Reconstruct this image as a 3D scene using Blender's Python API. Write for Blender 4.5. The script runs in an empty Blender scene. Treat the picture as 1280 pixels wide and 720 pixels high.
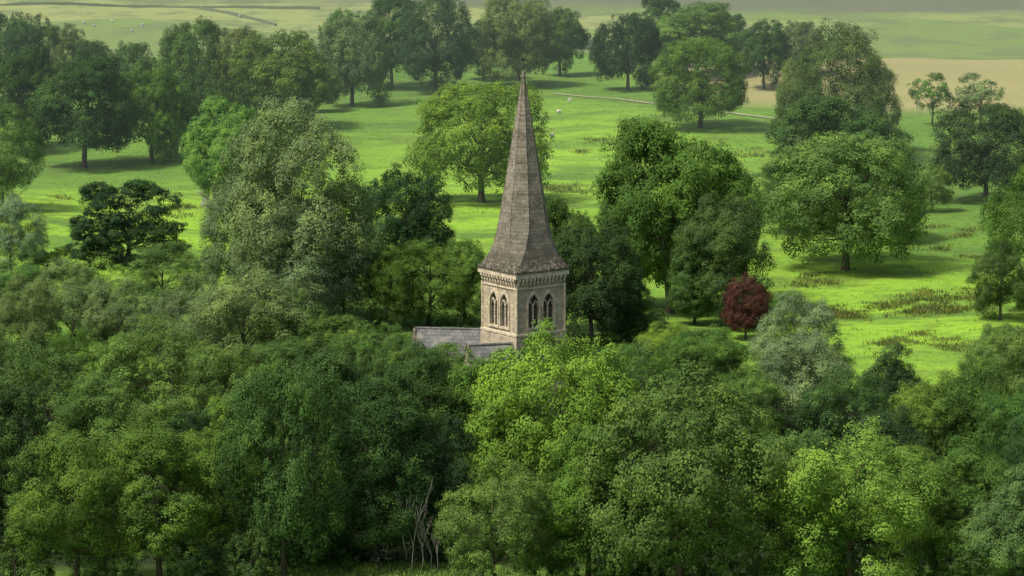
import bpy, bmesh, math, random
import numpy as np
from mathutils import Vector, Matrix

random.seed(7)
scene = bpy.context.scene
col = scene.collection
PITCH = math.radians(9.0); F = 5050.0; CAMZ = 60.0

# ------------------------------------------------------------------ terrain
def softplus(x):
    return np.where(x > 30, x, np.log1p(np.exp(np.minimum(x, 30))))
def hgt(x, y):
    x = np.asarray(x, float); y = np.asarray(y, float)
    z = 50.0 * np.clip((245 - y) / 245, 0, None) ** 1.3
    zd = 0.115 * softplus((y - 605) / 20) * 20
    zd = 68 - softplus((68 - zd) / 8) * 8
    z = z - zd
    w = np.clip((y - 300) / 60, 0, 1)
    z = z + w * (0.55 * np.sin(x / 19 + 1.3) * np.cos(y / 27) + 0.35 * np.sin(x / 11 + y / 17 + 0.6)
                 + 0.55 * np.sin(y / 13 + 0.5 * np.sin(x / 15)) + 0.16 * np.sin(x / 4.1 + 1.2 * np.sin(y / 9)) * np.sin(y / 5.3 + np.sin(x / 7)))
    z = z + 0.11 * softplus((y - 1560) / 60) * 60 * np.clip((3200 - y) / 1640, 0.6, 1)
    return z
YS = np.arange(246, 3000, 1.0)
def ground(u, v):
    dx = u - 640; dy = F * math.cos(PITCH) + (360 - v) * math.sin(PITCH)
    dz = -F * math.sin(PITCH) + (360 - v) * math.cos(PITCH)
    X = YS * dx / dy; Z = CAMZ + YS * dz / dy
    below = Z < hgt(X, YS)
    i = int(np.argmax(below)) if below.any() else len(YS) - 1
    i = max(i, 1)
    a = Z[i-1] - hgt(X[i-1], YS[i-1]); b = Z[i] - hgt(X[i], YS[i])
    t = a / (a - b) if a != b else 0
    y = YS[i-1] + t
    x = y * dx / dy
    return float(x), float(y), float(hgt(x, y))
def z_at(v, y):
    dy = F * math.cos(PITCH) + (360 - v) * math.sin(PITCH)
    dz = -F * math.sin(PITCH) + (360 - v) * math.cos(PITCH)
    return CAMZ + y * dz / dy

# ------------------------------------------------------------------ node helpers
class NT:
    def __init__(s, name):
        s.m = bpy.data.materials.new(name); s.m.use_nodes = True
        s.t = s.m.node_tree; s.t.nodes.clear()
    def n(s, ty, **kw):
        nd = s.t.nodes.new(ty)
        for k, v in kw.items(): setattr(nd, k, v)
        return nd
    def l(s, a, b): s.t.links.new(a, b)
    def put(s, sock, v):
        if isinstance(v, bpy.types.NodeSocket): s.l(v, sock)
        elif isinstance(v, (tuple, list)) and len(v) == 3 and sock.type == 'RGBA': sock.default_value = (*v, 1)
        else: sock.default_value = v
    def mix(s, fac, a, b, mode='MIX'):
        nd = s.n('ShaderNodeMix', data_type='RGBA', blend_type=mode)
        s.put(nd.inputs[0], fac); s.put(nd.inputs[6], a); s.put(nd.inputs[7], b)
        return nd.outputs[2]
    def math(s, op, a, b=None, c=None, clamp=False):
        nd = s.n('ShaderNodeMath', operation=op, use_clamp=clamp)
        s.put(nd.inputs[0], a)
        if b is not None: s.put(nd.inputs[1], b)
        if c is not None: s.put(nd.inputs[2], c)
        return nd.outputs[0]
    def noise(s, vec, scale, detail=3, rough=0.55):
        nd = s.n('ShaderNodeTexNoise')
        if vec is not None: s.l(vec, nd.inputs['Vector'])
        nd.inputs['Scale'].default_value = scale; nd.inputs['Detail'].default_value = detail
        nd.inputs['Roughness'].default_value = rough
        return nd.outputs[0]
    def ramp(s, v, lo, hi):
        nd = s.n('ShaderNodeMapRange'); nd.interpolation_type = 'SMOOTHSTEP'
        s.put(nd.inputs[0], v); nd.inputs[1].default_value = lo; nd.inputs[2].default_value = hi
        return nd.outputs[0]
    def attr(s, name):
        return s.n('ShaderNodeAttribute', attribute_name=name).outputs['Fac']
    def pos(s): return s.n('ShaderNodeNewGeometry').outputs['Position']
    def obj(s): return s.n('ShaderNodeTexCoord').outputs['Object']
    def finish(s, shader, haze=True):
        out = s.n('ShaderNodeOutputMaterial')
        if not haze:
            s.l(shader, out.inputs[0]); return s.m
        # aerial haze painted in: a grey-green glow mixed over the surface by valley position
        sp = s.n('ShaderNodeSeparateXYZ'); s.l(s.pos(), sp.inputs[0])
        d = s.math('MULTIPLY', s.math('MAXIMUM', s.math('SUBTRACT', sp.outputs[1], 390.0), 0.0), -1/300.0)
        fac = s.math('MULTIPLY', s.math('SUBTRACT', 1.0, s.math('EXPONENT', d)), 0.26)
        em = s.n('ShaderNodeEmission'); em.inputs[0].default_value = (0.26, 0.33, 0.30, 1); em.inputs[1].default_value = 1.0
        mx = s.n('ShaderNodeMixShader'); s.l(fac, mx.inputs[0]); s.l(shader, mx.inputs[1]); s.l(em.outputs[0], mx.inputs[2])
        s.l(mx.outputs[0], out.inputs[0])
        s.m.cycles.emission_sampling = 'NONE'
        return s.m
    def principled(s, colr, rough=0.9, bump=None, strength=0.4, dist=0.05):
        p = s.n('ShaderNodeBsdfPrincipled'); s.put(p.inputs['Base Color'], colr)
        s.put(p.inputs['Roughness'], rough); p.inputs['Specular IOR Level'].default_value = 0.2
        if bump is not None:
            b = s.n('ShaderNodeBump'); b.inputs['Strength'].default_value = strength
            b.inputs['Distance'].default_value = dist; s.l(bump, b.inputs['Height']); s.l(b.outputs[0], p.inputs['Normal'])
        return p.outputs[0]

def leaf_material(name, haze):
    t = NT(name)
    oc = t.n('ShaderNodeObjectInfo').outputs['Color']
    sh = t.attr('shade')
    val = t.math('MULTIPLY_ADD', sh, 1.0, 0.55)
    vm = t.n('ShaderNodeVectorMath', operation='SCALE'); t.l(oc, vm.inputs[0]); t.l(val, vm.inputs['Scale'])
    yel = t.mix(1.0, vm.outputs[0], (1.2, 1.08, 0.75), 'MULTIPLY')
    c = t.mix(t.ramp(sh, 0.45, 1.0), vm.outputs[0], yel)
    df = t.n('ShaderNodeBsdfDiffuse'); t.l(c, df.inputs[0])
    tr = t.n('ShaderNodeBsdfTranslucent'); t.l(c, tr.inputs[0])
    mx = t.n('ShaderNodeMixShader'); mx.inputs[0].default_value = 0.14
    t.l(df.outputs[0], mx.inputs[1]); t.l(tr.outputs[0], mx.inputs[2])
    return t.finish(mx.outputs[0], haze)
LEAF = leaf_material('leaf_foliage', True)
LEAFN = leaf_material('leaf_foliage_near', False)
def bark_material():
    t = NT('bark'); n = t.noise(t.obj(), 3.0, 2)
    c = t.mix(n, (0.045, 0.04, 0.03), (0.15, 0.13, 0.10))
    df = t.n('ShaderNodeBsdfDiffuse'); t.l(c, df.inputs[0])
    return t.finish(df.outputs[0])
BARK = bark_material()
def pale_bark():
    t = NT('pale_bark'); n = t.noise(t.obj(), 5.0, 4)
    return t.finish(t.principled(t.mix(n, (0.26, 0.24, 0.2), (0.42, 0.39, 0.33)), 0.9))
PALE = pale_bark()

# ------------------------------------------------------------------ meshes
def quads_mesh(name, V, mat, shade=None, smooth=False):
    n = len(V) // 4
    me = bpy.data.meshes.new(name)
    me.vertices.add(len(V)); me.vertices.foreach_set('co', V.astype(np.float32).ravel())
    me.loops.add(4 * n); me.loops.foreach_set('vertex_index', np.arange(4 * n, dtype=np.int32))
    me.polygons.add(n); me.polygons.foreach_set('loop_start', np.arange(0, 4 * n, 4, dtype=np.int32))
    me.update(calc_edges=True)
    if shade is not None:
        a = me.attributes.new('shade', 'FLOAT', 'POINT'); a.data.foreach_set('value', np.repeat(shade, 4).astype(np.float32))
    me.materials.append(mat)
    return me
def unit(a): return a / (np.linalg.norm(a, axis=1, keepdims=True) + 1e-9)
def leaf_quads(P, N, size, rng):
    n = len(P)
    T = rng.normal(size=(n, 3)); T -= N * (T * N).sum(1, keepdims=True); T = unit(T)
    B = np.cross(N, T)
    L = (size * rng.uniform(0.6, 1.35, n))[:, None]
    w = L * rng.uniform(0.45, 0.8, n)[:, None]
    fold = N * L * 0.12
    V = np.empty((n, 4, 3))
    V[:, 0] = P + T * L * .5; V[:, 1] = P + B * w * .5 - fold; V[:, 2] = P - T * L * .5; V[:, 3] = P - B * w * .5 - fold
    return V.reshape(-1, 3)

def make_crown(name, seed, H, W, base, nl, nc, dens, leaf, lobe_r=0.42, flat=0.85, spread=0.62, top_narrow=0.0, inner=True, irr=0.12, jit=.22):
    rng = np.random.default_rng(seed)
    a = W / 2; c = H * (1 - base) / 2; zc = H * base + c
    i = np.arange(nl) + 0.5
    ph = np.arccos(1 - 1.8 * i / nl)
    th = math.pi * (1 + 5 ** 0.5) * i + rng.uniform(0, 6)
    D = np.stack([np.cos(th) * np.sin(ph), np.sin(th) * np.sin(ph), np.cos(ph)], 1)
    D = unit(D + rng.normal(scale=0.16, size=D.shape))
    az = np.arctan2(D[:, 1], D[:, 0])
    asym = 1 + irr * np.sin(az * 2 + rng.uniform(0, 6)) + irr * np.sin(az + rng.uniform(0, 6)) * D[:, 2]
    sp = (spread * rng.uniform(1 - jit, 1 + jit, nl) * asym)[:, None]
    hz = 1 - top_narrow * np.clip(D[:, 2:3], 0, 1)
    C = D * sp * np.array([a, a, c]) * np.concatenate([hz, hz, np.ones_like(hz)], 1)
    R = lobe_r * min(a, c * 1.1) * rng.uniform(0.65, 1.25, nl)
    if inner:
        k = max(3, nl // 7)
        Ci = rng.normal(scale=0.2, size=(k, 3)) * np.array([a, a, c]); C = np.concatenate([C, Ci]); R = np.concatenate([R, np.full(k, lobe_r * a * 0.9)])
        D = np.concatenate([D, unit(Ci + 1e-3)])
    C[:, 2] += zc
    cl = []; cr = []; cs = []; cd = []
    for j in range(len(C)):
        ls = rng.uniform(0, 1)
        n = max(5, int(nc * (R[j] / (lobe_r * a)) ** 1.3))
        d = unit(rng.normal(size=(n * 2, 3)) + D[j] * 0.95 + np.array([0, 0, 0.35]))[:n]
        r = R[j] * rng.uniform(0.18, 0.42, n)
        cl.append(C[j] + d * (R[j] * rng.uniform(0.62, 1.12, n))[:, None] * np.array([1, 1, flat]))
        cr.append(r); cs.append(0.55 * ls + 0.45 * rng.uniform(0, 1, n)); cd.append(d)
    cl = np.concatenate(cl); cr = np.concatenate(cr); cs = np.concatenate(cs); cd = np.concatenate(cd)
    cnt = np.maximum(12, (dens * cr ** 2)).astype(int)
    idx = np.repeat(np.arange(len(cl)), cnt); n = len(idx)
    d = unit(rng.normal(size=(n, 3)) + cd[idx] * 0.7 + np.array([0, 0, 0.3]))
    rad = cr[idx] * np.where(rng.uniform(size=n) < 0.12, rng.uniform(1.0, 1.7, n), rng.uniform(0.6, 1.05, n))
    P = cl[idx] + d * rad[:, None] * np.array([1, 1, flat])
    N = unit(d * 0.9 + cd[idx] * 0.5 + np.array([0, 0, 0.35]) + rng.normal(scale=0.30, size=(n, 3)))
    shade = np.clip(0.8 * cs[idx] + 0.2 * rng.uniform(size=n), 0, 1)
    w = (np.percentile(P[:, 0], 99.3) - np.percentile(P[:, 0], .7) + np.percentile(P[:, 1], 99.3) - np.percentile(P[:, 1], .7)) / 2
    top = np.percentile(P[:, 2], 99.7); k = W / w
    kz = (H - zc) / (top - zc)
    S = np.array([k, k, kz]); O = np.array([0, 0, zc])
    P = (P - O) * S + O; C = (C - O) * S + O
    P[:, 2] = np.maximum(P[:, 2], 0.15)
    return quads_mesh(name, leaf_quads(P, N, leaf, rng), LEAF, shade), C

def tube(bm, pts, rads, sides=7):
    prev = None
    for k, (p, r) in enumerate(zip(pts, rads)):
        p = Vector(p)
        q = Vector(pts[min(k + 1, len(pts) - 1)]) - Vector(pts[max(k - 1, 0)])
        q.normalize()
        x = q.orthogonal().normalized() if abs(q.z) < 0.9 else Vector((1, 0, 0))
        x = (x - q * x.dot(q)).normalized(); y = q.cross(x)
        ring = [bm.verts.new(p + (x * math.cos(2 * math.pi * s / sides) + y * math.sin(2 * math.pi * s / sides)) * r) for s in range(sides)]
        if prev:
            best = min(range(sides), key=lambda o: (ring[o].co - prev[0].co).length)
            ring = ring[best:] + ring[:best]
            for s in range(sides):
                bm.faces.new((prev[s], prev[(s + 1) % sides], ring[(s + 1) % sides], ring[s]))
        prev = ring
    return prev
def finish_bm(bm, name, mats, smooth=False):
    bmesh.ops.recalc_face_normals(bm, faces=bm.faces)
    me = bpy.data.meshes.new(name); bm.to_mesh(me); bm.free()
    for m in mats: me.materials.append(m)
    if smooth:
        for p in me.polygons: p.use_smooth = True
    return me
def make_trunk(name, seed, H, C, r0, fork=0.25, mat=None, top=0.72):
    rs = random.Random(seed); bm = bmesh.new()
    bx, by = rs.uniform(-.4, .4), rs.uniform(-.4, .4)
    def tp(t): return (bx * math.sin(t * 2.5) * 1.2, by * math.sin(t * 3.1) * 1.2, t * H)
    ts = [0, 0.015, 0.05, 0.12, 0.22, 0.35, 0.5, top]
    rr = [1.55, 1.2, 1.0, 0.9, 0.78, 0.55, 0.34, 0.08]
    tube(bm, [(tp(t)[0], tp(t)[1], t * H - (0.3 if t == 0 else 0)) for t in ts], [r * r0 for r in rr], 9)
    for c in C[::2] if len(C) > 24 else C:
        c = Vector(c)
        if c.z < .12 * H: continue
        t = min(0.6, max(fork, (c.z / H) * 0.55)) * rs.uniform(0.85, 1.1)
        s = Vector(tp(t)); c = s.lerp(c, .85); m1 = s.lerp(c, 0.35) + Vector((0, 0, rs.uniform(-.02, .05) * H)); m2 = s.lerp(c, 0.7) + Vector((rs.uniform(-.3, .3), rs.uniform(-.3, .3), rs.uniform(0, .03) * H))
        R = r0 * 0.34
        tube(bm, [s, m1, m2, c], [R, R * .7, R * .42, R * .2], 5)
        for _ in range(2):
            e = c + Vector((rs.uniform(-1, 1), rs.uniform(-1, 1), rs.uniform(-.3, .7))) * (H * 0.05)
            tube(bm, [m2, m2.lerp(e, .5) + Vector((0, 0, .15)), e], [R * .3, R * .18, R * .06], 4)
    return finish_bm(bm, name, [mat or BARK], True)

TPL = {}
def template(kind, seeds, H, W, base, nl, nc, dens, leaf, r0, **kw):
    fork = kw.pop('fork', 0.22); tt = kw.pop('top', 0.72)
    for s in seeds:
        me, C = make_crown(kind + '_crown', s, H, W, base, nl, nc, dens, leaf, **kw)
        tk = make_trunk(kind + '_trunk', s, H, C, r0, fork, top=tt)
        TPL.setdefault(kind, []).append((tk, me, H, W))
template('oak', [11, 12, 13, 14, 18], 14, 15, 0.04, 38, 22, 110, 0.27, 0.42, lobe_r=0.33, spread=0.67)
template('dome', [15, 16, 17], 14, 14, 0.04, 50, 22, 165, 0.21, 0.36, lobe_r=0.30, spread=0.68, jit=.12, irr=.08)
template('round', [21, 22, 23, 24], 14, 12, -0.02, 30, 24, 190, 0.175, 0.3, lobe_r=0.36, spread=0.64, flat=.85, jit=.16)
template('column', [26, 27, 28, 29], 17, 9.2, -0.02, 44, 22, 190, 0.175, 0.28, lobe_r=0.43, spread=0.64, flat=.85, jit=.16, top_narrow=.15)
template('tall', [31, 32], 18, 12, 0.02, 38, 20, 135, 0.23, 0.32, lobe_r=0.33, top_narrow=0.3, spread=0.64)
template('airy', [41, 42, 43], 17, 12, -0.02, 58, 22, 190, 0.17, 0.18, lobe_r=0.30, spread=0.66, top_narrow=0.25, flat=1.0, jit=.12, irr=.06)
template('pine', [51, 52], 10, 10, 0.0, 34, 20, 260, 0.18, 0.26, lobe_r=0.32, flat=0.45, spread=0.66, irr=.2, jit=.25)
template('bush', [61, 62], 6, 7, -0.3, 16, 18, 180, 0.21, 0.12, lobe_r=0.40, fork=0.08)
template('small', [71, 72], 8, 7, 0.18, 16, 16, 150, 0.24, 0.16, lobe_r=0.38)

NAMES = {'oak': ('oak_tree', 'oak tree'), 'dome': ('oak_tree', 'rounded oak tree'), 'round': ('broadleaf_tree', 'broadleaf tree'), 'column': ('broadleaf_tree', 'tall broadleaf tree'), 'tall': ('ash_tree', 'ash tree'),
         'airy': ('willow_tree', 'willow tree'), 'pine': ('pine_tree', 'pine tree'), 'bush': ('shrub', 'shrub'), 'small': ('young_tree', 'young tree')}
COL = {'D': (0.060, 0.120, 0.032), 'K': (0.040, 0.080, 0.027), 'M': (0.094, 0.178, 0.038), 'L': (0.135, 0.245, 0.042),
       'Y': (0.150, 0.28, 0.042), 'S': (0.155, 0.230, 0.095), 'P': (0.080, 0.040, 0.036), 'O': (0.11, 0.165, 0.055), 'W': (0.45, 0.48, 0.36), 'G': (0.155, 0.24, 0.088),
       'J': (0.105, 0.190, 0.055)}
CW = {'D': 'dark green', 'K': 'very dark green', 'M': 'mid green', 'L': 'light green', 'Y': 'bright fresh green', 'S': 'silvery green',
      'P': 'copper-purple', 'O': 'olive green', 'W': 'white-blossomed', 'G': 'pale feathery green', 'J': 'soft cool green'}
TREES = []
def tree(u, vb, vt, w, kind='round', c='M', where=None, dim=1.0):
    x, y, z = ground(u, vb)
    H = z_at(vt, y) - z
    W = w * y / (F * 0.985)
    if kind == 'round' and H / W > 1.5: kind = 'column'
    tk, cr, H0, W0 = random.choice(TPL[kind])
    e = bpy.data.objects.new(NAMES[kind][0], None); e.location = (x, y, z); e.empty_display_size = 0.5
    e.rotation_euler = (0, 0, random.uniform(0, 6.28)); s = W / W0
    e.scale = (s, s, H / H0); col.objects.link(e)
    wood = where or ('wood' if vb > 410 else 'meadow')
    place = 'in the wood around the church' if wood == 'wood' else 'standing on open green pasture'
    e['label'] = '%s %s %s' % (CW[c], NAMES[kind][1], place)
    e['category'] = 'shrub' if kind == 'bush' else 'tree'
    e['group'] = 'woodland trees around the church' if wood == 'wood' else 'parkland trees on the pasture'
    a = bpy.data.objects.new('trunk', tk); a.parent = e; col.objects.link(a)
    b = bpy.data.objects.new('crown', cr); b.parent = e; col.objects.link(b)
    base = COL[c]; j = random.uniform(0.82, 1.18) * dim; jr = random.uniform(0.90, 1.10)
    b.color = (base[0] * j * jr, base[1] * j, base[2] * j * random.uniform(.85, 1.3), 1)
    TREES.append(e)
    return e

T = tree
for a in [
 (15,125,15,90,'oak','D'),(60,112,18,55,'tall','D'),(90,120,30,50,'tall','O'),(125,140,52,72,'oak','D'),
 (105,210,70,125,'oak','D'),(25,190,58,95,'oak','D'),(190,204,78,92,'oak','M'),(228,196,98,80,'oak','D'),(240,150,26,90,'oak','D'),
 (268,178,92,80,'oak','D'),(305,150,36,78,'oak','O'),(350,163,40,120,'oak','M'),(395,140,82,56,'oak','M'),(165,150,55,70,'oak','D'),
 (440,133,20,95,'oak','O'),(490,112,-10,80,'oak','D'),(545,116,-5,100,'dome','K'),(425,98,12,50,'oak','M'),
 (605,100,25,70,'oak','D'),(648,108,-8,95,'oak','O'),(700,95,10,68,'oak','D'),
 (785,113,18,80,'oak','K'),(835,85,-10,65,'oak','D'),(870,95,2,110,'oak','M'),(905,90,18,55,'oak','D'),(875,160,48,125,'dome','M'),
 (955,112,25,62,'oak','D'),(1000,95,28,60,'oak','O'),(1048,205,30,135,'airy','O'),(1000,175,75,60,'oak','O'),(1095,190,70,60,'airy','O'),
 (1045,255,118,165,'dome','D'),(1057,338,168,190,'dome','J'),(1095,300,195,110,'dome','D'),(985,290,200,90,'round','D'),
 (1165,157,92,52,'small','M'),(1225,160,92,62,'small','S'),(1232,252,128,130,'dome','K'),(1165,265,206,52,'round','M'),
 (1290,390,210,130,'round','M'),(1250,400,300,80,'round','D'),(1300,260,190,60,'oak','D'),
 (602,253,103,166,'dome','L'),(285,262,124,112,'dome','L'),(335,258,150,85,'dome','M'),(272,258,212,48,'bush','W'),
 (5,262,130,95,'round','M'),(160,328,225,120,'pine','K'),(125,335,268,80,'pine','K'),(195,335,275,60,'pine','K'),(507,350,208,120,'dome','K'),
 (372,412,126,180,'airy','G'),(318,402,200,125,'airy','G'),(430,405,225,110,'airy','G'),(375,416,250,150,'airy','S'),
 (535,408,300,125,'round','M'),(495,412,308,80,'round','M'),(580,405,298,75,'round','M'),
 (740,432,278,130,'dome','K'),(705,412,245,85,'dome','D'),(775,425,330,80,'round','D'),
 (838,392,148,190,'dome','M'),(798,382,215,110,'dome','D'),(888,380,195,110,'dome','D'),(908,408,245,125,'round','D'),(868,405,300,70,'round','D'),
 (815,425,385,60,'bush','O'),(780,430,375,70,'bush','D'),
 (15,352,245,80,'round','S'),(60,345,300,70,'bush','M'),(205,388,305,115,'round','M'),
 (120,382,325,80,'bush','L'),(20,400,330,90,'round','M'),
]:
    T(*a, 'meadow' if a[1] < 400 else 'wood', 0.92)
T(932, 424, 343, 58, 'dome', 'P', 'meadow', .95)
for k in range(8):
    T(735 + k * 26 + random.uniform(-6, 6), 62, 48 + random.uniform(-3, 3), 28, 'bush', 'D', 'meadow')
for a in [
 (90,450,325,125,'round','S'),(30,470,345,90,'round','O'),(150,460,350,100,'round','S'),(310,480,335,165,'round','S'),(250,470,345,100,'round','S'),(365,480,365,90,'round','M'),
 (420,490,395,110,'round','M'),(470,500,405,110,'round','M'),(210,570,398,160,'round','M'),(155,530,420,110,'round','L'),(280,580,430,120,'round','M'),
 (60,650,430,165,'round','M'),(130,670,470,130,'round','M'),(10,690,470,120,'round','D'),(95,735,540,160,'round','M'),(200,735,515,140,'round','M'),
 (355,722,452,160,'dome','D'),(285,700,500,110,'round','M'),(410,650,425,120,'round','D'),(470,708,465,140,'round','D'),
 (530,650,430,120,'round','D'),(562,570,430,90,'round','M'),(510,560,420,80,'round','M'),(542,590,436,90,'round','M'),(548,700,520,90,'round','K'),
 (600,650,440,120,'round','M'),(700,670,408,205,'dome','L'),(640,610,440,100,'round','M'),(620,745,578,150,'round','J'),
 (850,748,465,250,'dome','M'),(790,650,430,150,'round','M'),(735,735,530,130,'round','M'),(905,650,490,130,'round','M'),
 (1065,748,532,220,'round','Y'),(980,670,540,120,'round','M'),(1130,690,560,110,'round','L'),(1020,745,600,100,'round','L'),
 (1210,740,550,130,'round','M'),(1265,768,585,115,'round','J'),(1290,720,520,100,'round','D'),
 (995,505,366,110,'round','S'),(885,510,410,120,'round','M'),(835,480,404,80,'round','L'),(1000,570,420,130,'round','S'),(930,580,460,110,'round','M'),
 (1115,570,430,95,'round','K'),(1060,610,460,120,'round','D'),(1165,620,470,120,'round','M'),(1250,520,405,90,'round','M'),
 (1290,540,395,110,'round','M'),(1220,620,455,130,'round','D'),(1105,660,510,110,'round','K'),(1275,650,480,120,'round','D'),
 (790,530,430,90,'round','M'),
]:
    T(*a, 'wood', 1.0)
for u, w, c in [(20,90,'D'),(140,80,'M'),(245,80,'D'),(310,70,'D'),(690,80,'D'),(775,90,'D'),(850,90,'D'),(955,90,'D'),(1065,90,'M'),(1150,90,'D'),(1300,80,'D')]:
    T(u, 738, 738 - random.uniform(55, 85), w, 'bush', c, 'wood', .95)
for u in (375, 425, 580): T(u, 706, 706 - random.uniform(40, 60), 70, 'bush', 'D', 'wood', .8)
for vb, hgtpx in ((510, 80), (590, 100), (680, 105)):
    u = -40 + random.uniform(0, 40)
    while u < 1320:
        vv = vb + random.uniform(-18, 14)
        h = hgtpx * random.uniform(0.8, 1.15)
        skip = (495 < u < 725 and vv < 612) or (u > 1020 and vv < 540) or (455 < u < 560 and vv > 655)
        if not skip:
            T(u, vv, vv - h, random.uniform(105, 130), 'round', random.choice('DDKMM'), 'wood', .85)
        u += random.uniform(115, 155)

# ------------------------------------------------------------------ undergrowth
def scatter_leaves(name, pts, rad, cnt, leaf, seed, colr, label):
    rng = np.random.default_rng(seed)
    idx = np.repeat(np.arange(len(pts)), cnt); n = len(idx)
    d = unit(rng.normal(size=(n, 3)) + np.array([0, 0, 0.6])); d[:, 2] = np.abs(d[:, 2])
    P = pts[idx] + d * (rad[idx] * rng.uniform(0.4, 1.05, n))[:, None]
    N = unit(d + rng.normal(scale=.5, size=(n, 3)))
    sh = np.clip(rng.uniform(size=len(pts))[idx] * .6 + rng.uniform(size=n) * .4, 0, 1)
    o = bpy.data.objects.new(name, quads_mesh(name, leaf_quads(P, N, leaf, rng), LEAF, sh)); col.objects.link(o)
    o.color = (*colr, 1); o['kind'] = 'stuff'; o['label'] = label; o['category'] = 'undergrowth'
    return o
rng = np.random.default_rng(5)
def scat(n, poly_u, poly_v, rlo, rhi):
    L = []
    for _ in range(n):
        x, y, z = ground(rng.uniform(*poly_u), rng.uniform(*poly_v))
        if abs(x - 0.5) < 4.5 and 292 < y < 306: continue
        L.append((x, y, z))
    p = np.array(L); return p, rng.uniform(rlo, rhi, len(p))
p, r = scat(600, (-60, 1340), (600, 704), 0.8, 1.9)
p2, r2 = scat(350, (-60, 830), (400, 560), 0.6, 1.5)
scatter_leaves('undergrowth', np.concatenate([p, p2]), np.concatenate([r, r2]), 45, 0.3, 3, (0.045, 0.09, 0.026), 'dark tangled undergrowth on the floor of the wood')

def tufts(name, pts, hlo, hhi, blades, colr, seed, label, cat='grass', spread=.3):
    rng = np.random.default_rng(seed)
    idx = np.repeat(np.arange(len(pts)), blades); n = len(idx)
    th = rng.uniform(0, 6.28, n); off = rng.normal(scale=spread, size=(n, 2))
    h = rng.uniform(hlo, hhi, len(pts))[idx] * rng.uniform(.6, 1.1, n); w = rng.uniform(.03, .07, n)
    b = pts[idx] + np.concatenate([off, np.zeros((n, 1))], 1); b[:, 2] -= 0.03
    dx = np.stack([np.cos(th), np.sin(th), np.zeros(n)], 1) * w[:, None]
    lean = rng.normal(scale=0.4, size=(n, 3)) * h[:, None]; lean[:, 2] = h
    V = np.empty((n, 4, 3)); V[:, 0] = b - dx; V[:, 1] = b + dx; V[:, 2] = b + lean + dx * .3; V[:, 3] = b + lean - dx * .3
    o = bpy.data.objects.new(name, quads_mesh(name, V.reshape(-1, 3), LEAF, rng.uniform(size=len(pts))[idx])); col.objects.link(o)
    o.color = (*colr, 1); o['kind'] = 'stuff'; o['label'] = label; o['category'] = cat
L = []
rr_ = random.Random(4)
for _ in range(26):   # broken, sloping patches of rushes
    uc = rr_.uniform(1010, 1235); vc = 396 - (uc - 1010) * .085 + rr_.gauss(0, 5); su = rr_.uniform(5, 17); sv = rr_.uniform(1.2, 3.5)
    for _ in range(int(su * 1.7)):
        du = rr_.gauss(0, su); L.append(ground(uc + du, vc - du * .1 + rr_.gauss(0, sv)))
for (uc0, uc1, vc0, vs, k) in [(670, 790, 236, 3, 8), (980, 1060, 352, 4, 6), (1090, 1230, 425, 8, 9), (60, 230, 250, 14, 12), (1120, 1220, 300, 10, 7), (700, 960, 190, 16, 12)]:
    for _ in range(k):
        uc = rr_.uniform(uc0, uc1); vc = vc0 + rr_.gauss(0, vs); su = rr_.uniform(4, 12)
        for _ in range(int(su)):
            L.append(ground(uc + rr_.gauss(0, su), vc + rr_.gauss(0, 1.5)))
tufts('rushes', np.array(L), 0.12, 0.38, 24, (0.145, 0.185, 0.055), 8, 'broken brownish patches of rushes in the damp pasture', spread=.5)
L = [ground(rng.uniform(-20, 1300), 480 - 370 * rng.uniform(0, 1) ** 1.0) for _ in range(2600)]
tufts('pasture_grass', np.array(L), 0.05, 0.18, 16, (0.165, 0.315, 0.045), 9, 'uneven tussocky grass of the pasture', spread=.5)
L = [ground(rng.uniform(260, 590), rng.uniform(706, 730)) for _ in range(900)]
tufts('verge_grass', np.array(L), 0.2, 0.5, 10, (0.15, 0.25, 0.06), 10, 'rough green grass at the edge of the wood')
L = [ground(rng.normal(470, 25), rng.uniform(702, 712)) for _ in range(24)]
pp = np.array(L); pp[:, 2] += 0.6
o = scatter_leaves('cow_parsley', pp, np.full(len(pp), 0.2), 6, 0.10, 12, (0.4, 0.42, 0.34), 'white cow parsley heads in long grass')

# ------------------------------------------------------------------ terrain mesh
def axis(lo, a, b, hi, fine):
    m = list(np.arange(a, b + 1e-6, fine)); s = fine; x = b
    while x < hi: s *= 1.18; x += s; m.append(x)
    s = fine; x = a
    while x > lo: s *= 1.18; x -= s; m.insert(0, x)
    return np.array(m)
xs = axis(-2500, -100, 100, 2500, 2.0); ys = axis(-400, 240, 640, 4200, 2.0)
ys = np.unique(np.concatenate([ys[(ys < 640)], np.arange(640, 1600, 20), np.arange(1600, 4300, 90)]))
X, Y = np.meshgrid(xs, ys); Z = hgt(X, Y)
me = bpy.data.meshes.new('ground')
nx, ny = len(xs), len(ys)
ii = np.arange(nx * ny).reshape(ny, nx)
fc = np.stack([ii[:-1, :-1], ii[:-1, 1:], ii[1:, 1:], ii[1:, :-1]], -1).reshape(-1, 4)
me.from_pydata(np.stack([X, Y, Z], -1).reshape(-1, 3).tolist(), [], fc.tolist()); me.update()
for p_ in me.polygons: p_.use_smooth = True
def sstep(a, lo, hi):
    t = np.clip((a - lo) / (hi - lo), 0, 1); return t * t * (3 - 2 * t)
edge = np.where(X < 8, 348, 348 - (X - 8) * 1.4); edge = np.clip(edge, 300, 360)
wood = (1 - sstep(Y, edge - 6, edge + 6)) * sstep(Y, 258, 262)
bright = np.exp(-((X - 3) / 26) ** 2 - ((Y - 470) / 60) ** 2) + 1.5 * np.exp(-((X + 38) / 30) ** 2 - ((Y - 418) / 28) ** 2) + 1.2 * np.exp(-((X - 36) / 20) ** 2 - ((Y - 362) / 40) ** 2)  # sunlit parts of the meadow, painted in as lighter grass
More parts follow.
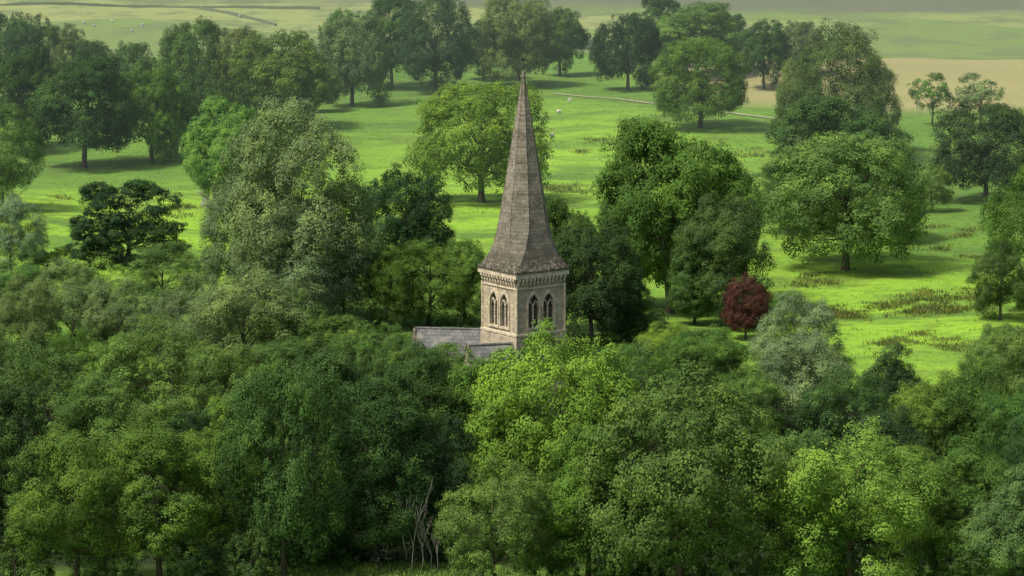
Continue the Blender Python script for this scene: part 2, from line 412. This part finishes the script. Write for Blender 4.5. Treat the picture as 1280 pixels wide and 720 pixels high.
hay = sstep(X + .08 * (Y - 560), 14, 34) * sstep(Y + (X - 50) * .3, 518, 548) * (1 - sstep(Y, 594, 612))
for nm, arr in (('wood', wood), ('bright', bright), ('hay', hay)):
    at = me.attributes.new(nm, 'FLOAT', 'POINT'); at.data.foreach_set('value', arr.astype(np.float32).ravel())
t = NT('pasture_ground'); ps = t.pos()
n1 = t.noise(ps, 0.035, 4); n2 = t.noise(ps, 0.22, 5, 0.65); n3 = t.noise(ps, 1.3, 5, 0.75)
mp = t.n('ShaderNodeMapping'); mp.inputs['Scale'].default_value = (0.4, 1.0, 1.0); t.l(ps, mp.inputs[0]); n4 = t.noise(mp.outputs[0], 0.085, 5, 0.65)
g = t.mix(t.ramp(n1, 0.35, 0.65), (0.105, 0.215, 0.034), (0.155, 0.295, 0.036))
g = t.mix(t.math('MULTIPLY', t.attr('bright'), t.ramp(n4, 0.36, 0.52), clamp=True), g, (0.29, 0.51, 0.038))  # sunlight put into the grass colour, broken into strips by noise
g = t.mix(t.math('MULTIPLY', t.ramp(n4, 0.52, 0.64), 0.65), g, (0.10, 0.175, 0.034))
g = t.mix(t.math('MULTIPLY', t.ramp(n2, 0.48, 0.66), 0.5), g, (0.11, 0.18, 0.034))
g = t.mix(t.math('MULTIPLY', t.ramp(n3, 0.48, 0.68), 0.4), g, (0.25, 0.33, 0.07))
g = t.mix(t.math('MULTIPLY', t.ramp(n3, 0.5, 0.34), 0.45), g, (0.06, 0.105, 0.025))
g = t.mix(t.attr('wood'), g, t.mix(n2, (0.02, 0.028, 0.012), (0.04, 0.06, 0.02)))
g = t.mix(t.math('MULTIPLY', t.ramp(t.math('MULTIPLY_ADD', t.math('SUBTRACT', n4, .5), 1.0, t.attr('hay')), .2, .9), .85), g, t.mix(n4, (0.30, 0.28, 0.11), (0.46, 0.39, 0.19)))
sp = t.n('ShaderNodeSeparateXYZ'); t.l(ps, sp.inputs[0])
vo = t.n('ShaderNodeTexVoronoi'); vo.inputs['Scale'].default_value = 0.006; t.l(ps, vo.inputs['Vector'])
sv = t.n('ShaderNodeSeparateColor'); t.l(vo.outputs['Color'], sv.inputs[0])
nf = t.noise(ps, 0.05, 5, .7)
ff = t.mix(sv.outputs[0], (0.19, 0.27, 0.06), (0.34, 0.37, 0.12)); ff = t.mix(t.ramp(nf, .45, .62), ff, (0.16, 0.21, 0.07))
g = t.mix(t.ramp(sp.outputs[1], 900, 1000), g, ff)
edgey = t.math('ADD', t.math('MULTIPLY_ADD', n1, 60.0, sp.outputs[1]), t.math('MULTIPLY', sp.outputs[0], 0.22))
g = t.mix(t.ramp(edgey, 1455, 1505), g, t.mix(n1, (0.12, 0.135, 0.075), (0.17, 0.18, 0.10)))
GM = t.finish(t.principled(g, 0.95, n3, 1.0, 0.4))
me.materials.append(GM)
gr = bpy.data.objects.new('ground', me); col.objects.link(gr); gr['kind'] = 'structure'; gr['label'] = 'rolling green pasture and valley floor'; gr['category'] = 'ground'

# ------------------------------------------------------------------ farm track
def strip(name, pts, width, mat, label, cat, off=0.09, sub=8, box=0):
    P = [Vector(ground(*p)) for p in pts]; Q = []
    for a, b in zip(P[:-1], P[1:]):
        for k in range(sub): Q.append(a.lerp(b, k / sub))
    Q.append(P[-1]); bm = bmesh.new(); prev = None
    for k, q in enumerate(Q):
        d = (Q[min(k + 1, len(Q) - 1)] - Q[max(k - 1, 0)]); d.z = 0; d.normalize(); s = Vector((-d.y, d.x, 0)) * width / 2
        row = []
        wob = random.uniform(-.1, .1)
        for m in (-1, 0, 1) if not box else (-1, 1):
            x, y = q.x + s.x * (m + wob), q.y + s.y * (m + wob); z = float(hgt(x, y))
            if box: row.append(bm.verts.new((x, y, z - .2)))
            row.append(bm.verts.new((x, y, z + (off if not box else box * random.uniform(.9, 1.1)))))
        if box: row = [row[0], row[1], row[3], row[2]]
        if prev:
            for m in range(len(row) - 1): bm.faces.new((prev[m], prev[m + 1], row[m + 1], row[m]))
        elif box: bm.faces.new(row)
        prev = row
    if box: bm.faces.new(prev)
    o = bpy.data.objects.new(name, finish_bm(bm, name, [mat])); col.objects.link(o)
    o['label'] = label; o['category'] = cat; return o
t = NT('gravel_track'); n = t.noise(t.pos(), 1.2, 5)
TM = t.finish(t.principled(t.mix(n, (0.22, 0.25, 0.10), (0.42, 0.39, 0.26)), .95))
o = strip('farm_track', [(690,117),(730,121),(780,125),(830,131),(880,138),(930,144),(985,151),(1060,154)], 1.5, TM, 'pale gravel farm track across the pasture', 'track', sub=16); o['kind'] = 'structure'
t = NT('drystone'); n = t.noise(t.pos(), 0.9, 4)
DM = t.finish(t.principled(t.mix(n, (0.11, 0.14, 0.07), (0.19, 0.21, 0.12)), .95))
strip('drystone_wall', [(-20, 9), (200, 10), (400, 12)], .6, DM, 'long grey drystone wall crossing far fields', 'wall', box=1.0, sub=40)
strip('drystone_wall', [(250, 11), (300, 21), (345, 33)], .6, DM, 'long grey drystone wall crossing far fields', 'wall', box=1.0, sub=40)

# ------------------------------------------------------------------ sheep
def sheep_mesh():
    v = [(0,0,.62),(.35,0,.64),(-.38,0,.6),(.52,0,.72),(.68,0,.66),(.8,0,.58),
         (.3,.14,.35),(.3,.14,.0),(.3,-.14,.35),(.3,-.14,.0),(-.34,.14,.34),(-.38,.14,.17),(-.34,.14,0),(-.34,-.14,.34),(-.38,-.14,.17),(-.34,-.14,0)]
    e = [(0,1),(0,2),(1,3),(3,4),(4,5),(1,6),(6,7),(1,8),(8,9),(2,10),(10,11),(11,12),(2,13),(13,14),(14,15)]
    r = [.3,.27,.27,.16,.11,.06,.09,.045,.09,.045,.1,.055,.045,.1,.055,.045]
    m = bpy.data.meshes.new('s'); m.from_pydata(v, e, []); o = bpy.data.objects.new('s', m); col.objects.link(o)
    o.modifiers.new('k', 'SKIN'); o.modifiers.new('b', 'SUBSURF').levels = 1
    for k, x in enumerate(m.skin_vertices[0].data): x.radius = (r[k], r[k])
    m.skin_vertices[0].data[0].use_root = True
    dg = bpy.context.evaluated_depsgraph_get(); me = bpy.data.meshes.new_from_object(o.evaluated_get(dg))
    bpy.data.objects.remove(o); return me
sm = sheep_mesh(); sm.materials.clear()
t = NT('fleece'); n = t.noise(t.obj(), 9, 3); sm.materials.append(t.finish(t.principled(t.mix(n, (.42, .40, .33), (.6, .58, .5)), .95)))
for (u, v) in [(698,142),(690,172),(712,128),(655,150),(30,38),(45,41),(52,36),(70,40),(105,30),(118,34),(140,28),(165,40),(178,33),(300,22),(215,40),(88,44)]:
    x, y, z = ground(u, v)
    o = bpy.data.objects.new('sheep', sm); o.location = (x, y, z); o.rotation_euler = (0, 0, random.uniform(0, 6.28)); col.objects.link(o)
    o.scale = (1.15,) * 3 if y > 900 else (.62,) * 3
    o['label'] = 'white woolly sheep grazing on the pasture'; o['category'] = 'sheep'; o['group'] = 'sheep grazing on the fields'

# ------------------------------------------------------------------ church
SX, SY = 0.86, 300.0
t = NT('ashlar_stone'); ob = t.obj(); sx = t.n('ShaderNodeSeparateXYZ'); t.l(ob, sx.inputs[0])
cm = t.n('ShaderNodeCombineXYZ'); t.l(t.math('ADD', sx.outputs[0], sx.outputs[1]), cm.inputs[0]); t.l(sx.outputs[2], cm.inputs[1])
br = t.n('ShaderNodeTexBrick'); t.l(cm.outputs[0], br.inputs['Vector']); br.inputs['Scale'].default_value = 1.0
br.inputs['Brick Width'].default_value = 0.55; br.inputs['Row Height'].default_value = 0.26; br.inputs['Mortar Size'].default_value = 0.014
br.inputs['Color1'].default_value = (0.56, 0.475, 0.32, 1); br.inputs['Color2'].default_value = (0.38, 0.325, 0.225, 1); br.inputs['Mortar'].default_value = (0.27, 0.235, 0.17, 1)
na = t.noise(ob, 0.9, 5, .65); nb = t.noise(ob, 5, 4)
mp = t.n('ShaderNodeMapping'); mp.inputs['Scale'].default_value = (1.6, 1.6, 0.25); t.l(ob, mp.inputs[0]); ns = t.noise(mp.outputs[0], 1.5, 5, .7)
c = t.mix(t.math('MULTIPLY', t.ramp(na, .43, .62), .55), br.outputs[0], (0.21, 0.18, 0.13)); c = t.mix(t.math('MULTIPLY', nb, .3), c, (0.58, 0.49, 0.34))
c = t.mix(t.math('MULTIPLY', t.ramp(ns, .51, .66), .6), c, (0.13, 0.115, 0.09))
STONE = t.finish(t.principled(c, .92, br.outputs[1], .4, -.02))
t = NT('dressed_stone'); nb = t.noise(t.obj(), 3.5, 5)
DRESS = t.finish(t.principled(t.mix(t.ramp(nb, .3, .7), (0.38, 0.325, 0.225), (0.70, 0.61, 0.44)), .9, nb, .3, .03))
t = NT('spire_stone'); ob = t.obj(); sx = t.n('ShaderNodeSeparateXYZ'); t.l(ob, sx.inputs[0])
cm = t.n('ShaderNodeCombineXYZ'); t.l(t.math('ADD', sx.outputs[0], sx.outputs[1]), cm.inputs[0]); t.l(sx.outputs[2], cm.inputs[1])
br = t.n('ShaderNodeTexBrick'); t.l(cm.outputs[0], br.inputs['Vector']); br.inputs['Scale'].default_value = 1.0
br.inputs['Brick Width'].default_value = 0.5; br.inputs['Row Height'].default_value = 0.27; br.inputs['Mortar Size'].default_value = 0.016
br.inputs['Color1'].default_value = (0.29, 0.257, 0.195, 1); br.inputs['Color2'].default_value = (0.185, 0.165, 0.128, 1); br.inputs['Mortar'].default_value = (0.12, 0.107, 0.083, 1)
na = t.noise(ob, 1.3, 6, .7); nb = t.noise(ob, 5, 5, .75)
c = t.mix(t.math('MULTIPLY', t.ramp(na, .42, .6), .65), br.outputs[0], (0.10, 0.09, 0.068))
c = t.mix(t.math('MULTIPLY', t.ramp(nb, .5, .64), .65), c, (0.39, 0.35, 0.265))
low = t.math('SUBTRACT', 1.0, t.ramp(sx.outputs[2], 14.1, 16.6))
c = t.mix(t.math('MULTIPLY', low, t.ramp(nb, .42, .54)), c, (0.05, 0.045, 0.03))
SPIRE = t.finish(t.principled(c, .95, nb, .8, .06))
t = NT('roof_slate'); ob = t.obj(); sx = t.n('ShaderNodeSeparateXYZ'); t.l(ob, sx.inputs[0])
cm = t.n('ShaderNodeCombineXYZ'); t.l(sx.outputs[0], cm.inputs[0]); t.l(sx.outputs[2], cm.inputs[1])
br = t.n('ShaderNodeTexBrick'); t.l(cm.outputs[0], br.inputs['Vector']); br.inputs['Scale'].default_value = 1
br.inputs['Brick Width'].default_value = .35; br.inputs['Row Height'].default_value = .24; br.inputs['Mortar Size'].default_value = .015
br.inputs['Color1'].default_value = (.165, .168, .16, 1); br.inputs['Color2'].default_value = (.115, .118, .115, 1); br.inputs['Mortar'].default_value = (.065, .067, .065, 1)
na = t.noise(ob, 1.5, 5)
SLATE = t.finish(t.principled(t.mix(t.math('MULTIPLY', t.ramp(na, .48, .66), .65), br.outputs[0], (.25, .24, .2)), .85, br.outputs[1], .4, -.02))
t = NT('louvre_wood'); LOUV = t.finish(t.principled((.13, .118, .092), .8))
t = NT('void_dark'); VOID = t.finish(t.principled((.01, .01, .01), 1))
t = NT('wrought_iron'); IRON = t.finish(t.principled((.07, .07, .065), .6))

church = bpy.data.objects.new('church', None); church.location = (SX, SY, 0); church.rotation_euler = (0, 0, math.radians(35.6)); col.objects.link(church)
church['label'] = 'weathered stone village church with tall pointed octagonal spire'; church['category'] = 'church'
def part(name, me, parent=church, loc=(0, 0, 0), rot=0, label=None):
    o = bpy.data.objects.new(name, me); o.parent = parent; o.location = loc; o.rotation_euler = (0, 0, rot); col.objects.link(o)
    if label: o['label'] = label
    return o
def lancet(w, z0, zs, n=7):
    h = w / 2; R = w * 1.05; pts = [(-h, z0), (h, z0)]
    ang = math.acos((R - h) / R)
    for k in range(n + 1):
        a = ang * k / n; pts.append((-(R - h) + R * math.cos(a), zs + R * math.sin(a)))
    for k in range(n - 1, -1, -1):
        a = ang * k / n; pts.append(((R - h) - R * math.cos(a), zs + R * math.sin(a)))
    return pts
HS = 2.2
LX = (-0.68, 0.68); LW = 1.06; Z0, ZS = 9.8, 11.45
bm = bmesh.new()
rings = [(2.42, 0), (2.42, 5.0), (2.32, 5.3), (2.32, 9.1), (2.28, 9.2), (HS, 9.4), (HS, 13.25), (HS, 14.0)]
prev = None
for h, z in rings:
    r = [bm.verts.new(p) for p in [(-h, -h, z), (h, -h, z), (h, h, z), (-h, h, z)]]
    if prev:
        for k in range(4): bm.faces.new((prev[k], prev[(k + 1) % 4], r[(k + 1) % 4], r[k]))
    else: bm.faces.new(r[::-1])
    prev = r
bm.faces.new(prev)
me = finish_bm(bm, 'tower', [STONE]); tw = part('tower', me)
bm = bmesh.new()
for f in range(4):
    R = Matrix.Rotation(f * math.pi / 2, 3, 'Z')
    for lx in LX:
        o2 = lancet(LW, Z0, ZS)
        a = [bm.verts.new(R @ Vector((x + lx, -HS - .2, z))) for x, z in o2]; b = [bm.verts.new(R @ Vector((x + lx, -HS + .5, z))) for x, z in o2]
        n = len(a); bm.faces.new(a); bm.faces.new(b[::-1])
        for k in range(n): bm.faces.new((a[k], a[(k + 1) % n], b[(k + 1) % n], b[k]))
cut = bpy.data.objects.new('cutter', finish_bm(bm, 'c', [VOID])); col.objects.link(cut); cut.parent = church
md = tw.modifiers.new('b', 'BOOLEAN'); md.operation = 'DIFFERENCE'; md.object = cut; md.solver = 'EXACT'
bpy.context.view_layer.update()
dg = bpy.context.evaluated_depsgraph_get(); nm = bpy.data.meshes.new_from_object(tw.evaluated_get(dg)); tw.modifiers.clear(); tw.data = nm
bpy.data.objects.remove(cut)
def frame_mesh():
    bm = bmesh.new(); i = lancet(LW - .06, Z0 + .02, ZS); o = lancet(LW + .22, Z0 - .14, ZS)
    y0, y1 = -.1, .12
    A = [bm.verts.new((x, y0, z)) for x, z in i]; B = [bm.verts.new((x, y0, z)) for x, z in o]
    C_ = [bm.verts.new((x, y1, z)) for x, z in i]; D_ = [bm.verts.new((x, y1, z)) for x, z in o]; n = len(A)
    for k in range(n):
        j = (k + 1) % n
        bm.faces.new((A[k], A[j], B[j], B[k])); bm.faces.new((B[k], B[j], D_[j], D_[k])); bm.faces.new((A[j], A[k], C_[k], C_[j]))
    def bar(x0, z0, x1, z1, w=.05, yy=(.02, .13)):
        d = Vector((x1 - x0, 0, z1 - z0)).normalized(); s = Vector((-d.z, 0, d.x)) * w
        v = [bm.verts.new(Vector((x, yq, z)) + s * sg) for yq in yy for (x, z) in ((x0, z0), (x1, z1)) for sg in (-1, 1)]
        for f in [(0,1,3,2),(4,6,7,5),(0,2,6,4),(1,5,7,3),(0,4,5,1),(2,3,7,6)]: bm.faces.new([v[q] for q in f])
    bar(0, Z0, 0, ZS - .1)
    for s in (-1, 1):   # two pointed sub-arches under the main arch, with an eyelet between
        bar(0, ZS - .1, s * .12, ZS + .2, .04); bar(s * .12, ZS + .2, s * .26, ZS + .4, .04)
        bar(s * .49, ZS - .05, s * .40, ZS + .22, .04, (.03, .14)); bar(s * .40, ZS + .22, s * .26, ZS + .4, .04, (.03, .14))
    return finish_bm(bm, 'window_frame', [DRESS])
def louvre_mesh():
    bm = bmesh.new(); z = Z0 + .12
    while z < ZS + .6:
        w = LW / 2 if z < ZS else LW / 2 * (1 - ((z - ZS) / 1.0) ** 1.4)
        v = [bm.verts.new(p) for p in [(-w, .2, z - .08), (w, .2, z - .08), (w, .4, z + .1), (-w, .4, z + .1), (-w, .2, z - .04), (w, .2, z - .04), (w, .4, z + .14), (-w, .4, z + .14)]]
        for f in [(0,3,2,1),(4,5,6,7),(0,1,5,4),(1,2,6,5),(2,3,7,6),(3,0,4,7)]: bm.faces.new([v[q] for q in f])
        z += .25
    return finish_bm(bm, 'louvre', [LOUV])
fm, lm = frame_mesh(), louvre_mesh()
for f in range(4):
    a = f * math.pi / 2; R = Matrix.Rotation(a, 3, 'Z')
    for lx in LX:
        w = part('belfry_window', fm, church, R @ Vector((lx, -HS, 0)), a)
        part('louvre', lm, w)
def ringband(name, h, z0, z1):
    bm = bmesh.new(); g = HS - .15
    for f in range(4):
        R = Matrix.Rotation(f * math.pi / 2, 3, 'Z')
        v = [bm.verts.new(R @ Vector(p)) for p in [(-h,-h,z0),(h,-h,z0),(h,-h,z1-.04),(-h,-h,z1-.04),(-g,-g,z0),(g,-g,z0),(g,-g,z1+.03),(-g,-g,z1+.03)]]
        for q in [(0,1,2,3),(3,2,6,7),(0,4,5,1)]: bm.faces.new([v[i] for i in q])
    bmesh.ops.remove_doubles(bm, verts=bm.verts, dist=.001)
    return part(name, finish_bm(bm, name, [DRESS]))
ringband('string_course', HS + .14, 9.26, 9.46)
ringband('string_course', HS + .07, 12.78, 12.88)
bm = bmesh.new()
for f in range(4):
    R = Matrix.Rotation(f * math.pi / 2, 3, 'Z')
    n = 13
    for k in range(n):
        x = -HS + .12 + (2 * HS - .24) * k / (n - 1)
        for (a, d, z0, z1) in ((.075, .16, 13.05, 13.42), (.10, .24, 13.42, 13.62)):
            vs = [R @ Vector(p) for p in [(x-a,-HS-d,z0+ (.1 if z0<13.2 else 0)),(x+a,-HS-d,z0+(.1 if z0<13.2 else 0)),(x+a,-HS+.05,z0),(x-a,-HS+.05,z0),(x-a,-HS-d,z1),(x+a,-HS-d,z1),(x+a,-HS+.05,z1),(x-a,-HS+.05,z1)]]
            vv = [bm.verts.new(q) for q in vs]
            for q in [(0,3,2,1),(4,5,6,7),(0,1,5,4),(1,2,6,5),(3,0,4,7)]: bm.faces.new([vv[i] for i in q])
part('corbel_table', finish_bm(bm, 'corbel_table', [DRESS]))
bm = bmesh.new(); h = HS + .26
v0 = [(-h,-h),(h,-h),(h,h),(-h,h)]
lo = [bm.verts.new((x, y, 13.63)) for x, y in v0]; hi = [bm.verts.new((x, y, 13.99)) for x, y in v0]
for k in range(4): bm.faces.new((lo[k], lo[(k+1)%4], hi[(k+1)%4], hi[k]))
bm.faces.new(lo[::-1]); bm.faces.new(hi)
part('cornice', finish_bm(bm, 'cornice', [DRESS]))
bm = bmesh.new()
for sx_ in (-1, 1):
    for sy_ in (-1, 1):
        tube(bm, [(sx_*(HS+.01), sy_*(HS+.01), 9.4), (sx_*(HS+.01), sy_*(HS+.01), 13.0)], [.1, .1], 8)
part('corner_shaft', finish_bm(bm, 'corner_shaft', [DRESS], True))
prof = [(14.0,2.52,.97),(14.16,2.5,.96),(14.5,2.3,.9),(14.95,2.13,.80),(15.5,2.02,.68),(16.1,1.92,.57),(16.8,1.84,.48),(17.6,1.74,.42),(19,1.54,.414),(21,1.22,.414),(23,.92,.414),(25,.62,.414),(27,.31,.414),(28.5,.09,.414)]
bm = bmesh.new(); prev = None; rib = [[] for _ in range(8)]
for z, h, k in prof:
    P8 = [(h,-k*h),(h,k*h),(k*h,h),(-k*h,h),(-h,k*h),(-h,-k*h),(-k*h,-h),(k*h,-h)]
    r = [bm.verts.new((x, y, z)) for x, y in P8]
    for q in range(8): rib[q].append((P8[q][0], P8[q][1], z))
    if prev:
        for q in range(8): bm.faces.new((prev[q], prev[(q+1)%8], r[(q+1)%8], r[q]))
    else: bm.faces.new(r[::-1])
    prev = r
bm.faces.new(prev)
for q in range(8):
    tube(bm, rib[q][5:], [.03]*6 + [.03, .025, .02], 5)
sp_ = part('spire', finish_bm(bm, 'spire', [SPIRE]))
bm = bmesh.new()
tube(bm, [(0,0,28.3),(0,0,28.5),(0,0,28.62),(0,0,28.75),(0,0,28.9)], [.1,.18,.1,.15,.05], 10)
part('finial', finish_bm(bm, 'finial', [SPIRE], True), sp_)
bm = bmesh.new()
tube(bm, [(0,0,28.8),(0,0,30.1)], [.035,.015], 6)
tube(bm, [(-.26,0,29.3),(.26,0,29.3)], [.018,.018], 5); tube(bm, [(0,-.26,29.3),(0,.26,29.3)], [.018,.018], 5)
ck = [(-.42,29.75),(-.2,29.72),(.1,29.7),(.3,29.85),(.42,29.95),(.28,30.1),(.15,29.95),(-.1,29.95),(-.3,30.15),(-.45,30.0)]
ck = [(x * .45, 29.6 + (z - 29.7) * .6) for x, z in ck]
a = [bm.verts.new((x, .015, z)) for x, z in ck]; b = [bm.verts.new((x, -.015, z)) for x, z in ck]
bm.faces.new(a[::-1]); bm.faces.new(b)
for k in range(len(ck)): bm.faces.new((a[k], a[(k+1)%len(ck)], b[(k+1)%len(ck)], b[k]))
part('weathervane', finish_bm(bm, 'weathervane', [IRON]), sp_)
def gabled(W, Lr, ez, rz, name_w, name_r, loc, rot, over=.25):
    bm = bmesh.new(); h = W / 2
    fr = [(-h, 0), (h, 0), (h, ez), (0, rz - .12), (-h, ez)]
    a = [bm.verts.new((0, y, z)) for y, z in fr]; b = [bm.verts.new((Lr, y, z)) for y, z in fr]
    bm.faces.new(a); bm.faces.new(b[::-1])
    for k in range(5): bm.faces.new((a[k], a[(k+1)%5], b[(k+1)%5], b[k]))
    w = part(name_w, finish_bm(bm, name_w, [STONE]), church, loc, rot)
    bm = bmesh.new(); sl = (rz - ez) / h; eh = h + .3; e2 = rz - sl * eh
    for s in (-1, 1):
        q = [(0, rz), (s * eh, e2), (s * eh, e2 + .14), (0, rz + .14)]
        a = [bm.verts.new((-.05, y, z)) for y, z in q]; b = [bm.verts.new((Lr - .22, y, z)) for y, z in q]
        bm.faces.new(a); bm.faces.new(b[::-1])
        for k in range(4): bm.faces.new((a[k], a[(k+1)%4], b[(k+1)%4], b[k]))
    tube(bm, [(-.05, 0, rz + .16), (Lr - .22, 0, rz + .16)], [.09, .09], 6)
    r = part(name_r, finish_bm(bm, name_r, [SLATE]), church, loc, rot)
    bm = bmesh.new()
    for s in (-1, 1):
        q = [(0, rz + .06), (s * (eh + .03), e2 + .03), (s * (eh + .03), e2 + .22), (0, rz + .25)]
        a = [bm.verts.new((Lr - .23, y, z)) for y, z in q]; b = [bm.verts.new((Lr + .03, y, z)) for y, z in q]
        bm.faces.new(a); bm.faces.new(b[::-1])
        for k in range(4): bm.faces.new((a[k], a[(k+1)%4], b[(k+1)%4], b[k]))
    part('coping', finish_bm(bm, 'coping', [SPIRE]), r)
inv = Matrix.Rotation(-math.radians(35.6), 3, 'Z')
def loc_of(wx, wy): return inv @ Vector((wx - SX, wy - SY, 0))
gabled(6.4, 7.5, 5.4, 8.95, 'nave_wall', 'nave_roof', loc_of(0.0, 301.0), math.radians(172 - 35.6))
gabled(3.0, 3.8, 6.6, 8.6, 'vestry_wall', 'vestry_roof', loc_of(0.3, 297.2), math.radians(193 - 35.6))

# ------------------------------------------------------------------ bare saplings
def twig(bm, p, d, L, r, depth):
    q1 = p + d * L * .5 + Vector((random.uniform(-.06, .06), random.uniform(-.06, .06), 0)) * L; q2 = p + d * L + Vector((random.uniform(-.1, .1), 0, .06)) * L
    tube(bm, [p, q1, q2], [r, r * .8, r * .55], 5)
    if depth == 0: return
    for k in range(3):
        nd = (d + Vector((random.uniform(-.6, .6), random.uniform(-.5, .5), random.uniform(.1, .6)))).normalized()
        twig(bm, q1.lerp(q2, random.uniform(0, 1)), nd, L * random.uniform(.45, .7), r * .55, depth - 1)
for (u, vb, vt) in [(503, 716, 632), (514, 718, 620), (540, 715, 632), (548, 716, 650), (526, 717, 648)]:
    x, y, z = ground(u, vb); H = z_at(vt, y) - z; bm = bmesh.new()
    d = Vector((random.uniform(-.12, .12), random.uniform(-.1, .1), 1)).normalized()
    twig(bm, Vector((0, 0, -.15)), d, H * .58, .035, 3)
    o = bpy.data.objects.new('bare_sapling', finish_bm(bm, 'bare_sapling', [PALE], True)); o.location = (x, y, z); col.objects.link(o)
    o['label'] = 'thin pale leafless sapling at the wood edge'; o['category'] = 'sapling'; o['group'] = 'bare saplings at the wood edge'

near = {}
bpy.context.view_layer.update()
for e in TREES:
    for b in e.children:
        if b.name.startswith('crown') and e.location.y < 382:
            m = near.get(b.data.name)
            if m is None:
                m = b.data.copy(); m.materials[0] = LEAFN; near[b.data.name] = m
            b.data = m

# ------------------------------------------------------------------ light, sky, camera
az = Vector((-0.6, -0.40, 0)).normalized(); EL = math.radians(58)
sd = Vector((az.x * math.cos(EL), az.y * math.cos(EL), math.sin(EL)))
sun = bpy.data.lights.new('sun', 'SUN'); sun.energy = 3.6; sun.angle = math.radians(9.0); sun.color = (1, .955, .865)
so = bpy.data.objects.new('sun', sun); so.rotation_euler = (-sd).to_track_quat('-Z', 'Y').to_euler(); so.location = (0, 200, 150); col.objects.link(so)
w = bpy.data.worlds.new('World'); scene.world = w; w.use_nodes = True; nt = w.node_tree; nt.nodes.clear()
sk = nt.nodes.new('ShaderNodeTexSky'); sk.sky_type = 'NISHITA'; sk.sun_disc = False; sk.sun_elevation = EL
sk.sun_rotation = math.atan2(sd.x, sd.y); sk.dust_density = 5.0
bg = nt.nodes.new('ShaderNodeBackground'); bg.inputs[1].default_value = 0.15; wo = nt.nodes.new('ShaderNodeOutputWorld')
nt.links.new(sk.outputs[0], bg.inputs[0]); nt.links.new(bg.outputs[0], wo.inputs[0])
cd = bpy.data.cameras.new('camera'); cd.sensor_width = 36; cd.lens = F / 1280 * 36; cd.clip_start = 1; cd.clip_end = 8000
co = bpy.data.objects.new('camera', cd); co.location = (0, 0, CAMZ); co.rotation_euler = (math.pi / 2 - PITCH, 0, 0); col.objects.link(co); scene.camera = co
scene.view_settings.view_transform = 'Standard'; scene.view_settings.look = 'None'; scene.view_settings.exposure = 0
print('TREES', len(TREES), 'leaves', sum(len(x[1].polygons) for k in TPL.values() for x in k))
